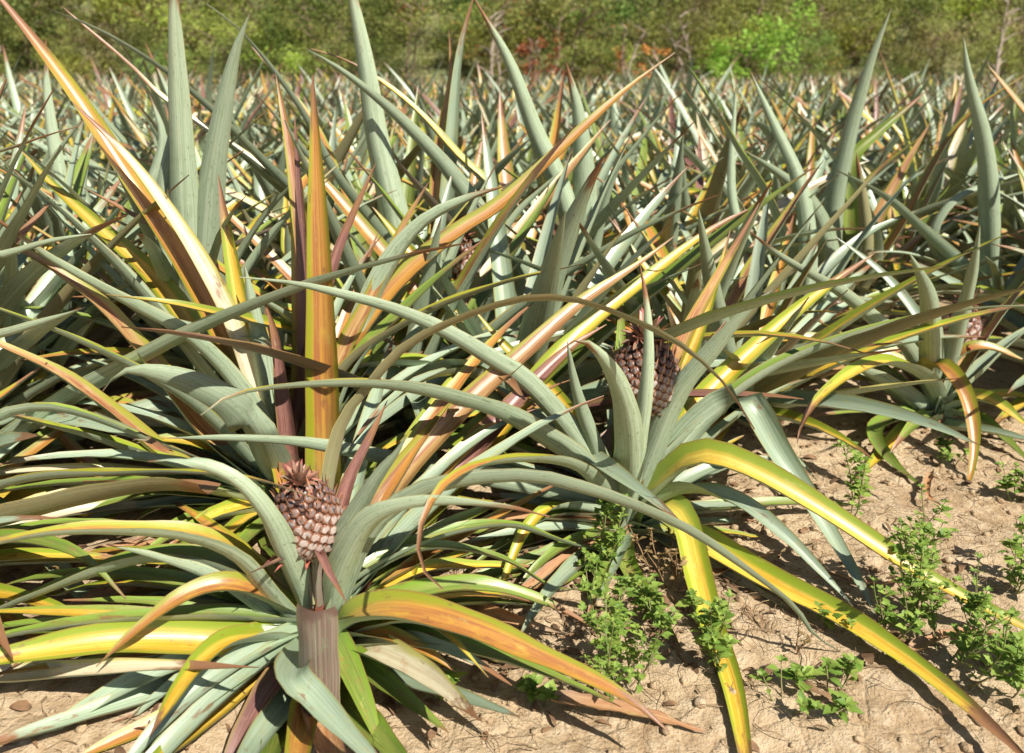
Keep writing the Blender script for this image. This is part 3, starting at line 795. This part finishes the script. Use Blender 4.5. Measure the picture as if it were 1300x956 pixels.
# a few beside the frame, left of the front rosettes
spots += [(2.15, -1.75), (2.75, 2.15), (3.0, 2.75), (2.35, .02), (2.62, .62), (2.4, -.35), (1.9, -1.55), (2.5, -1.62), (2.5, .78)]
spots.sort(key=lambda s: s[0]**2+s[1]**2)
NIND = 300-len(PL)
near = [s for s in spots if math.hypot(*s) < 4.4]
protos = [parts_plant(100+k) for k in range(5)]
used = [False]*5
LBL_NEAR = 'grey-green pineapple plant with scattered yellow leaves in the rows just behind the front rosettes'
LBL_FAR = 'small spiky pineapple plant in the dense far rows of the field'
for i, (yy, x) in enumerate(spots[:NIND]):
    rz = rg.uniform(0, 6.283); sc = rg.choice((rg.uniform(.85, 1.05), rg.uniform(.95, 1.2), rg.uniform(1.05, 1.35)))
    if i < len(near):
        sc *= 1.08; k = i % 5
        if not used[k]:
            o = protos[k]; used[k] = True; o.location = (x, yy, 0); o.rotation_euler = (0, 0, rz); o.scale = (sc,)*3
        else: o = dup(protos[k], (x, yy, 0), rz, sc)
        tag(o, LBL_NEAR, 'pineapple plant', 'pineapple plants growing in the rows behind')
    else:
        if i == len(near):
            mids = [one_mesh('pineapple_plant', generic_leaves(200+k, 30, 9, 2), 2).build('pineapple_plant', ALLM) for k in range(8)]
        o = new_obj('pineapple_plant', mids[i % 8]); o.location = (x, yy, 0); o.rotation_euler = (rg.uniform(-.12, .12), rg.uniform(-.12, .12), rz); o.scale = (sc,)*3
        tag(o, LBL_FAR, 'pineapple plant', 'pineapple plants in the far rows')
# the rest of the field as one mass
lows = [one_mesh('x', generic_leaves(300+k, 22, 5, 2), 2).arrays() for k in range(6)]
VV = []; FF = []; MM = []; UU = []; SS = []; off = 0
for i, (yy, x) in enumerate(spots[NIND:]):
    V, Fc, mi, uv, sd = lows[i % 6]; a = rg.uniform(0, 6.283); sc = rg.choice((rg.uniform(.85, 1.05), rg.uniform(.95, 1.2), rg.uniform(1.05, 1.35)))
    c_, s_ = math.cos(a)*sc, math.sin(a)*sc
    Vn = np.stack([V[:, 0]*c_-V[:, 1]*s_+x, V[:, 0]*s_+V[:, 1]*c_+yy, V[:, 2]*sc], 1).astype(np.float32)
    VV.append(Vn); FF.append(Fc+off); MM.append(mi); UU.append(uv); SS.append(sd); off += len(V)
far = build_arrays('distant_pineapple_field', np.concatenate(VV), np.concatenate(FF), np.concatenate(MM), np.concatenate(UU), np.concatenate(SS), ALLM)
tag(new_obj('distant_pineapple_field', far), 'distant mass of grey-green pineapple leaves below the wooded hillside', 'pineapple field', kind='stuff')
print('PLANTS', len(spots), 'near', len(near))

# ------------------------------------------------------------------ weeds
def weed_mat(name, a, b2):
    m, t, b = nt(name); q = NB(t)
    u, v, seed = leaf_coords(q)
    c = q.mix(seed, a, b2)
    au = q.math('ABSOLUTE', q.math('MULTIPLY_ADD', u, 2.0, -1.0))
    c = q.mix(q.smooth(au, .12, 0, 0, .5), c, (.30, .42, .12))
    q.l(c, b.inputs['Base Color']); b.inputs['Roughness'].default_value = .5
    b.inputs['Specular IOR Level'].default_value = .35
    # thin leaves let light through
    tr = q.n('ShaderNodeBsdfTranslucent'); q.l(c, tr.inputs[0])
    ms = q.n('ShaderNodeMixShader'); ms.inputs[0].default_value = .3
    out = [x for x in t.nodes if x.type == 'OUTPUT_MATERIAL'][0]
    q.l(b.outputs[0], ms.inputs[1]); q.l(tr.outputs[0], ms.inputs[2]); q.l(ms.outputs[0], out.inputs[0])
    return m
WEED = weed_mat('weed leaf', (.13, .24, .035), (.34, .44, .09))
WSTEM = simple('weed stem', (.16, .24, .06), .6, .3, 40, (.26, .2, .1))
DEADW = weed_mat('withered weed leaf', (.22, .12, .05), (.42, .30, .14))
DSTEM = simple('dry weed stem', (.22, .13, .07), .8, .2, 40, (.34, .22, .12))

def tube(M, pts, r0, r1, sides=5):
    vs = []; uvs = []; n = len(pts)
    for i, c in enumerate(pts):
        T = (pts[min(i+1, n-1)]-pts[max(i-1, 0)]).normalized()
        a_ = T.cross(Vector((.3, .9, .2))).normalized(); b_ = T.cross(a_)
        r = r0+(r1-r0)*i/(n-1)
        for j in range(sides):
            g = 2*math.pi*j/sides; vs.append(c+(a_*math.cos(g)+b_*math.sin(g))*r); uvs.append((j/sides, i/(n-1)))
    M.add(vs, [(i*sides+j, i*sides+(j+1) % sides, (i+1)*sides+(j+1) % sides, (i+1)*sides+j) for i in range(n-1) for j in range(sides)], 0, uvs, .5)
OUTL = [(0, .06), (.14, .30), (.30, .62), (.36, .50), (.52, .82), (.60, .60), (.72, .58), (.78, .40), (.9, .2), (1, .02)]
def weed_leaf(M, p, d, size, rnd, wid=1.0):
    up = Vector((rnd.uniform(-.4, .4), rnd.uniform(-.4, .4), 1)); S = d.cross(up).normalized(); N = S.cross(d).normalized()
    vs = []; uvs = []; dr = rnd.uniform(.1, .5)
    for s, hwd in OUTL:
        c = p+d*(size*s)-N*(size*dr*s*s); hwd *= .42*wid
        vs += [c-S*hwd*size+N*hwd*size*.35, c, c+S*hwd*size+N*hwd*size*.35]; uvs += [(0, s), (.5, s), (1, s)]
    M.add(vs, [(i*3+j, i*3+j+1, i*3+j+4, i*3+j+3) for i in range(len(OUTL)-1) for j in range(2)], 0, uvs, rnd.random())
def weed(loc, h, spread, seed, label, dense=1.0, lsize=.022, dead=False, stems=3, group='green weeds between the pineapple plants'):
    rnd = random.Random(seed); root = empty('weed', Vector((loc.x, loc.y, gz(loc.x, loc.y)-.004)))
    S = Mesh(); Fm = Mesh()
    def shoot(p, d, ln, r, lv):
        n = max(4, int(ln/.016)); pts = [p.copy()]
        for i in range(n):
            d = (d+Vector((rnd.uniform(-.14, .14), rnd.uniform(-.14, .14), .07))).normalized(); p = p+d*(ln/n); pts.append(p.copy())
            f = i/n
            if i >= 1 or lv:
                for k in range(2 if rnd.random() < dense*.9 else 1):
                    a = i*1.57+k*math.pi+rnd.uniform(-.4, .4)
                    ld = (Vector((math.cos(a), math.sin(a), rnd.uniform(-.1, .7)))+d*.4).normalized()
                    sz = lsize*(1.25-.75*f)*rnd.uniform(.6, 1.3)
                    if rnd.random() < dense: weed_leaf(Fm, p+ld*sz*.2, ld, sz, rnd, rnd.uniform(.8, 1.3))
            if lv < 2 and i > 0 and i < n-2 and rnd.random() < .5:
                a = rnd.uniform(0, 6.28); bd = (Vector((math.cos(a), math.sin(a), .8))+d*.5).normalized()
                shoot(p.copy(), bd, ln*rnd.uniform(.25, .45)*(1-f*.5), r*.6, lv+1)
        for k in range(5):
            a = k*1.26+rnd.random(); ld = (Vector((math.cos(a), math.sin(a), .8))).normalized()
            weed_leaf(Fm, p, ld, lsize*.6*rnd.uniform(.7, 1.2), rnd)
        tube(S, pts, r, r*.45)
    for k in range(stems):
        a = rnd.uniform(0, 6.28); q0 = Vector((math.cos(a), math.sin(a), 0))*spread*.35*rnd.random()
        d = Vector((math.cos(a)*spread/h*.6, math.sin(a)*spread/h*.6, 1)).normalized()
        shoot(root.location+q0, d, h*rnd.uniform(.7, 1.08), .0022, 0)
    new_obj('stem', S.build('stem', [DSTEM if dead else WSTEM], root.location), root)
    new_obj('foliage', Fm.build('foliage', [DEADW if dead else WEED], root.location), root)
    tag(root, label, 'weed', group); return root
weed(G(1078, 652), .22, .07, 1, 'slender upright weed by the soil left of the curling yellow leaves', stems=2)
weed(G(1196, 590), .09, .10, 2, 'small green weed under the curling yellow leaves', stems=4)
weed(G(1292, 640), .12, .09, 3, 'green weed at the right edge level with the drooping leaf tip', stems=4)
weed(G(1290, 755), .16, .11, 4, 'taller green weed at the right edge of the bare soil', stems=4)
weed(G(1165, 790), .30, .12, 5, 'upright weed rising over the tip of the long yellow leaf', dense=.8, lsize=.02, stems=4)
weed(G(1195, 850), .22, .24, 6, 'broad bushy weed at the lower right below the long yellow leaf', stems=7, lsize=.02, dense=.75)
weed(G(1130, 815), .15, .12, 7, 'low leafy weed left of the broad bushy weed', dense=.7, stems=4, lsize=.02)
weed(G(1285, 880), .14, .12, 8, 'weed with narrow leaves in the lower right corner', stems=4, lsize=.03)
weed(G(765, 745), .27, .08, 9, 'upright green weed against the base of the crowned-fruit plant', dense=.72, lsize=.02, stems=3)
weed(G(800, 880), .29, .18, 10, 'bright bushy weed at the bottom centre, left of the drooping yellow leaf', stems=5, lsize=.019, dense=.72)
weed(G(845, 800), .12, .12, 11, 'straggly weed just left of the drooping yellow leaf', stems=4, dense=.6)
weed(G(925, 860), .21, .08, 12, 'narrow weed right beside the drooping yellow leaf', stems=3)
weed(G(1000, 905), .08, .12, 13, 'low spreading weed at the bottom edge right of the yellow leaf', dense=.7, stems=3, lsize=.025)
weed(G(1055, 890), .08, .10, 14, 'small weed at the bottom edge below the split yellow leaf', stems=4, lsize=.028)
weed(G(560, 890), .05, .05, 15, 'tiny green seedling below the pink-brown arching leaf', stems=2, lsize=.032)
weed(G(683, 890), .05, .05, 16, 'tiny green seedling at the bottom edge left of the bushy weed', stems=2, lsize=.03)
weed(G(1060, 800), .06, .06, 17, 'small weed between the grey leaves on the sandy soil', stems=3)
DG = 'withered brown weeds in the shade'
weed(G(575, 765), .10, .12, 21, 'withered weed beside the curled leaf tip', dense=.35, dead=True, lsize=.014, stems=5, group=DG)
weed(G(860, 735), .15, .16, 22, 'tangled brown withered weed under the crowned-fruit plant', dense=.5, dead=True, lsize=.014, stems=7, group=DG)
weed(G(50, 745), .10, .12, 23, 'withered brown weed at the left edge beneath the leaves', dense=.5, dead=True, lsize=.018, stems=4, group=DG)
weed(G(1010, 830), .09, .03, 24, 'thin dry brown weed stalk beside the drooping leaf tip', dense=.4, dead=True, lsize=.012, stems=2, group=DG)

# ------------------------------------------------------------------ litter, clods, dead leaves
rc = random.Random(9)
def clod_mesh(n, zone, smin, smax, M):
    for _ in range(n):
        x, y = zone(); r = smin+(smax-smin)*rc.random()**3; c = Vector((x, y, gz(x, y)+r*.25)); ph = rc.uniform(0, 50)
        vs = []; uvs = []
        for i in range(5):
            th = math.pi*i/4
            for j in range(7):
                a = 2*math.pi*j/7; d = Vector((math.sin(th)*math.cos(a), math.sin(th)*math.sin(a), math.cos(th)*.7))
                k = 1+.45*noise.noise(d*1.6+Vector((ph, 0, 0))); vs.append(c+d*r*k); uvs.append((0, 0))
        M.add(vs, [(i*7+j, i*7+(j+1) % 7, (i+1)*7+(j+1) % 7, (i+1)*7+j) for i in range(4) for j in range(7)], 0, uvs, .5)
Mc = Mesh()
clod_mesh(60, lambda: (rc.uniform(-.9, 2.2), rc.uniform(.9, 2.7)), .012, .026, Mc)
clod_mesh(2600, lambda: (rc.uniform(-.9, 2.2), rc.uniform(.9, 2.7)), .002, .014, Mc)
me = Mc.build('soil_clods', [SOIL])
tag(new_obj('soil_clods', me), 'loose crumbs and clods of sandy soil on the bare ground', 'soil clods', kind='stuff')
Ms = Mesh()
for _ in range(1500):
    zx, zy, sp = rc.choice([(.15, 1.45, .25), (.1, 1.7, .3), (.5, 1.5, .3), (1.0, 1.6, .4), (-.9, 1.3, .4), (1.3, 2.1, .4), (.6, 2.0, .3)])
    x, y = rc.gauss(zx, sp), rc.gauss(zy, sp*.8)
    a = rc.uniform(0, 6.28); ln = rc.uniform(.02, .11); z = gz(x, y)+.004
    pts = [Vector((x+math.cos(a+.8*k/4)*ln*k/4, y+math.sin(a+.8*k/4)*ln*k/4, z+rc.uniform(0, .006)+.01*math.sin(k)*rc.random())) for k in range(5)]
    tube(Ms, pts, rc.uniform(.0005, .0014), .0004, 4)
tag(new_obj('litter', Ms.build('litter', [simple('dry straw', (.34, .24, .13), .8, .2, 25, (.20, .12, .07))])), 'thin dry stalks and straw scattered on the soil', 'litter', kind='stuff')

Mf = Mesh()
for _ in range(900):
    zx, zy, sp = rc.choice([(.05, 1.5, .22), (.0, 1.75, .25), (.32, 1.75, .2), (-.9, 1.5, .4), (-.45, 1.35, .25), (1.45, 2.45, .35), (.8, 2.4, .3), (-.5, 2.0, .4), (.6, 1.5, .5)])
    x, y = rc.gauss(zx, sp), rc.gauss(zy, sp*.8); a = rc.uniform(0, 6.28); ln = rc.uniform(.012, .05); wd = ln*rc.uniform(.15, .5)
    d = Vector((math.cos(a), math.sin(a), rc.uniform(-.1, .25))); sdv = Vector((-math.sin(a), math.cos(a), rc.uniform(-.5, .5))); c0 = Vector((x, y, gz(x, y)+.005)); vs = []; uvs = []
    for k in range(4):
        c1 = c0+d*ln*k/3+Vector((0, 0, ln*.15*math.sin(k))); w1 = wd*(.5, 1, .8, .25)[k]
        vs += [c1-sdv*w1/2, c1+sdv*w1/2]; uvs += [(0, k/3), (1, k/3)]
    Mf.add(vs, [(2*k, 2*k+1, 2*k+3, 2*k+2) for k in range(3)], 0, uvs, rc.random())
tag(new_obj('leaf_litter', Mf.build('leaf_litter', [simple('leaf scraps', (.26, .15, .08), .8, .2, 30, (.12, .07, .04))])), 'brown scraps of dead leaves on the soil between the plants', 'leaf litter', kind='stuff')

DL = 'dead leaves lying on the soil'
def dead_leaf(pts, w, label, st='d'):
    W = [G(*p)+Vector((0, 0, .012+.02*rc.random()+(p[2] if len(p) > 2 else 0))) if False else G(p[0], p[1])+Vector((0, 0, gz(*G(p[0], p[1]).xy)+.012+.02*rc.random())) for p in pts]
    C = catmull(W, 16); d = C[-1]-C[0]; M = Mesh(); org = W[0].copy()
    strip(M, C, math.atan2(d.y, d.x), w, 0, 1, rc.random(), R(rc.uniform(-25, 25)), False, 4, .45, R(rc.uniform(-70, 70)), wave=3)
    o = new_obj('dead_leaf', M.build('dead_leaf', [MT[st], MB[st]], org)); o.location = org
    tag(o, label, 'dead leaf', DL)
dead_leaf([(510, 735), (570, 765), (640, 800), (720, 815)], .045, 'rusty orange dead leaf lying beneath the curled leaf tip')
dead_leaf([(620, 640), (560, 700), (500, 760)], .035, 'red-brown dead leaf slanting down behind the curled leaf')
dead_leaf([(1140, 850), (1220, 815), (1310, 835)], .03, 'straw-coloured dead strip among the weeds at lower right')
dead_leaf([(860, 760), (960, 720), (1040, 690)], .03, 'dry brown dead leaf under the long yellow leaf')
dead_leaf([(60, 750), (150, 715), (250, 700)], .05, 'wide rusty dead leaf in the shade at left')
dead_leaf([(90, 790), (190, 760), (330, 735)], .04, 'narrow brown dead leaf under the left leaves of the foreground plant')
dead_leaf([(1180, 610), (1175, 640), (1195, 655)], .025, 'small curled yellow-brown dead leaf on the open soil')
dead_leaf([(700, 900), (800, 915), (900, 940)], .035, 'flat dry dead leaf in front of the bright bushy weed')
dead_leaf([(1040, 730), (1120, 745), (1200, 720)], .018, 'thin dry dead strip on the sandy soil')
dead_leaf([(200, 800), (300, 790), (380, 830)], .05, 'brown dead leaf close beneath the foreground plant')

# ------------------------------------------------------------------ trees and shrubs on the hillside
def crown_mat(name, a, b2, c3=None, f3=0):
    m, t, b = nt(name); q = NB(t)
    at = q.n('ShaderNodeAttribute', attribute_name='seed'); s = at.outputs['Fac']
    oi = q.n('ShaderNodeObjectInfo')
    c = q.mix(s, a, b2)
    if c3: c = q.mix(q.smooth(s, 1-f3-.01, 1-f3+.01), c, c3)
    h = q.n('ShaderNodeHueSaturation'); q.l(c, h.inputs['Color'])
    q.l(q.math('MULTIPLY_ADD', oi.outputs['Random'], .05, .475), h.inputs['Hue'])
    q.l(q.math('MULTIPLY_ADD', oi.outputs['Random'], .85, .62), h.inputs['Value'])
    q.l(h.outputs[0], b.inputs['Base Color']); b.inputs['Roughness'].default_value = .6
    b.inputs['Specular IOR Level'].default_value = .3
    tr = q.n('ShaderNodeBsdfTranslucent'); q.l(h.outputs[0], tr.inputs[0])
    ms = q.n('ShaderNodeMixShader'); ms.inputs[0].default_value = .3
    out = [x for x in t.nodes if x.type == 'OUTPUT_MATERIAL'][0]
    q.l(b.outputs[0], ms.inputs[1]); q.l(tr.outputs[0], ms.inputs[2]); q.l(ms.outputs[0], out.inputs[0])
    return m
CR = [crown_mat('olive foliage', (.17, .19, .04), (.38, .37, .10)),
      crown_mat('dark green foliage', (.11, .17, .035), (.28, .33, .08)),
      crown_mat('yellow green foliage', (.26, .33, .05), (.50, .52, .10)),
      crown_mat('dry brown foliage', (.26, .22, .09), (.46, .37, .17)),
      crown_mat('mixed foliage with orange leaves', (.15, .19, .04), (.36, .37, .09), (.50, .17, .05), .10),
      crown_mat('bright fresh foliage', (.20, .36, .04), (.40, .56, .09)),
      crown_mat('orange foliage', (.48, .17, .06), (.60, .28, .09))]
BARK = simple('brown bark', (.20, .13, .09), .9, .1, 6, (.30, .22, .16), .5)
PALEB = simple('pale bare wood', (.42, .34, .27), .9, .1, 6, (.34, .26, .2), .5)

def tree_meshes(seed, h, rad, nleaf, cm, base=.25, bark=None, clumps=16, leafs=.11, sparse=False):
    rnd = random.Random(seed); T = Mesh(); Cw = Mesh()
    ends = []
    for k in range(rnd.randint(2, 4)):
        a = rnd.uniform(0, 6.28); p = Vector((0, 0, -.3)); d = Vector((math.cos(a)*.25, math.sin(a)*.25, 1)).normalized(); pts = [p.copy()]
        for i in range(9):
            d = (d+Vector((rnd.uniform(-.2, .2), rnd.uniform(-.2, .2), .05))).normalized(); p = p+d*((h*.85+.3)/9); pts.append(p.copy())
            if i > 2:
                b_ = rnd.uniform(0, 6.28); dd = Vector((math.cos(b_), math.sin(b_), .5)).normalized(); e = p+dd*rad*rnd.uniform(.4, .9)
                tube(T, [p, p.lerp(e, .5)+Vector((0, 0, .05)), e], .03*h/3, .008, 4); ends.append(e)
        tube(T, pts, .05*h/3, .015, 6); ends.append(p)
    cl = [(rnd.choice(ends)+Vector((rnd.gauss(0, rad*.3), rnd.gauss(0, rad*.3), rnd.gauss(0, h*.08))), rad*rnd.uniform(.22, .48)) for _ in range(clumps)]
    for _ in range(int(clumps*.6)):
        a = rnd.uniform(0, 6.28); rr = rad*rnd.uniform(.2, .9); cl.append((Vector((math.cos(a)*rr, math.sin(a)*rr, h*rnd.uniform(base, .8))), rad*rnd.uniform(.2, .4)))
    for i in range(nleaf):
        c, r = rnd.choice(cl); v = Vector((rnd.gauss(0, 1), rnd.gauss(0, 1), rnd.gauss(0, .8))).normalized()*r*rnd.random()**.45
        p = c+v; d = (v.normalized()+Vector((rnd.gauss(0, .6), rnd.gauss(0, .6), rnd.gauss(0, .4)-.1))).normalized()
        S = d.cross(Vector((rnd.gauss(0, 1), rnd.gauss(0, 1), 1))).normalized(); s = leafs*rnd.uniform(.5, 1.3)
        Cw.add([p, p+d*s*.5+S*s*.3, p+d*s, p+d*s*.5-S*s*.3], [(0, 1, 2, 3)], 0, [(0, 0)]*4, rnd.random())
    tm = T.build('trunk', [bark or BARK]); c_ = Cw.build('crown', [CR[cm]]) if nleaf else None
    return tm, c_
kinds = []
spec = [(0, 'olive green leafy shrub', 2.2, 1.3, 2600), (1, 'dark green dense shrub', 2.4, 1.4, 3000), (2, 'yellow green leafy shrub', 2.0, 1.2, 2400),
        (3, 'half dry brownish shrub', 1.8, 1.2, 1500), (0, 'olive green leafy shrub', 3.4, 1.6, 3200), (1, 'dark green dense shrub', 3.2, 1.7, 3400),
        (4, 'green shrub dotted with orange leaves', 2.4, 1.3, 2800)]
for k, (cm, nm, h, rd, nl) in enumerate(spec): kinds.append((nm, *tree_meshes(50+k, h, rd, nl, cm)))
rt = random.Random(21)
def put_tree(nm, tm, c_, x, y, sc, label, cat='shrub', group=None, name='shrub'):
    r = empty(name, (x, y, hz(x, y)-.05), rt.uniform(0, 6.28)); r.scale = (sc, sc, sc*rt.uniform(.85, 1.15))
    new_obj('trunk', tm, r)
    if c_: new_obj('crown', c_, r)
    tag(r, label, cat, group); return r
rows_t = [(Y0+.9, 1.0, .62), (Y0+2.6, 1.15, .8), (Y0+4.8, 1.3, .95), (Y0+8, 1.7, 1.1), (Y0+13, 2.4, 1.4)]
nt_ = 0
for ri, (yy, st, sc) in enumerate(rows_t):
    x = -yy*.70
    while x < yy*.70:
        px = 650+x/yy*F
        # left part of the slope is olive scrub; the middle carries orange dotted and dark bushes; the right is duller
        if (ri == 0 and rt.random() < .2) or (ri < 3 and x/yy*F > 340 and rt.random() < .12): x += st; continue
        if px < 330: k = rt.choices(range(7), weights=(5, 3, 2, 3, 3, 1, 1))[0]
        elif px < 820: k = rt.choices(range(7), weights=(2, 4, 2, 1, 2, 3, 4))[0]
        else: k = rt.choices(range(7), weights=(5, 2, 2, 4, 4, 1, 1))[0]
        nm, tm, c_ = kinds[k]
        rowlab = ['at the foot of the wooded hillside', 'in the lower belt of the hillside', 'on the middle slope behind the field', 'on the higher slope behind the field', 'topmost on the slope behind the field'][ri]
        put_tree(nm, tm, c_, x+rt.uniform(-.6, .6), yy+rt.uniform(-.7, .9), sc*rt.uniform(.8, 1.25), f'{nm} {rowlab}', group='shrubs on the hillside')
        x += st*rt.uniform(.75, 1.25); nt_ += 1
print('SHRUBS', nt_)
def at_px(px, y): return (px-650)/F*y*1.03
# distinct ones
g1 = tree_meshes(80, 3.0, 1.1, 2600, 5, clumps=16, leafs=.13); put_tree('t', *g1, at_px(915, Y0-.9)-.1, Y0-.9, 1.0, 'bright fresh green tree with brown trunks at the field edge', 'tree', None, 'tree')
g1b = tree_meshes(81, 1.7, .8, 1500, 5, clumps=10); put_tree('t', *g1b, at_px(948, Y0-1.2), Y0-1.2, 1.0, 'low bright green bush at the foot of the fresh green tree', 'shrub')
for px, s_, lb in ((668, 83, 'slim orange-leaved sapling among dark bushes at top centre'), (696, 84, 'orange-leaved sapling right beside the slim one at top centre'), (803, 85, 'orange-leaved sapling left of the bright green tree')):
    g2 = tree_meshes(s_, 2.7, .32, 420, 6, clumps=9, leafs=.12); put_tree('t', *g2, at_px(px, Y0-.7), Y0-.7, 1.0, lb, 'tree', None, 'tree')
for px, s_, lb, h in ((1218, 86, 'pale leafless tree standing at the field edge on the right', 3.6), (780, 87, 'pale slender leafless tree left of the bright green tree', 3.2), (628, 88, 'greyish leafless tree among the bushes at top centre', 3.4), (875, 89, 'thin bare brown tree just left of the bright green tree', 3.8), (14, 90, 'thin bare tree at the far left of the field edge', 2.6)):
    g3 = tree_meshes(s_, h, .8, 0, 0, bark=PALEB); put_tree('t', g3[0], None, at_px(px, Y0-.8), Y0-.8, 1.0, lb, 'bare tree', None, 'bare_tree')

# shrub names that share a look and a belt are repeats; everything else is single
for o in protos:
    pass
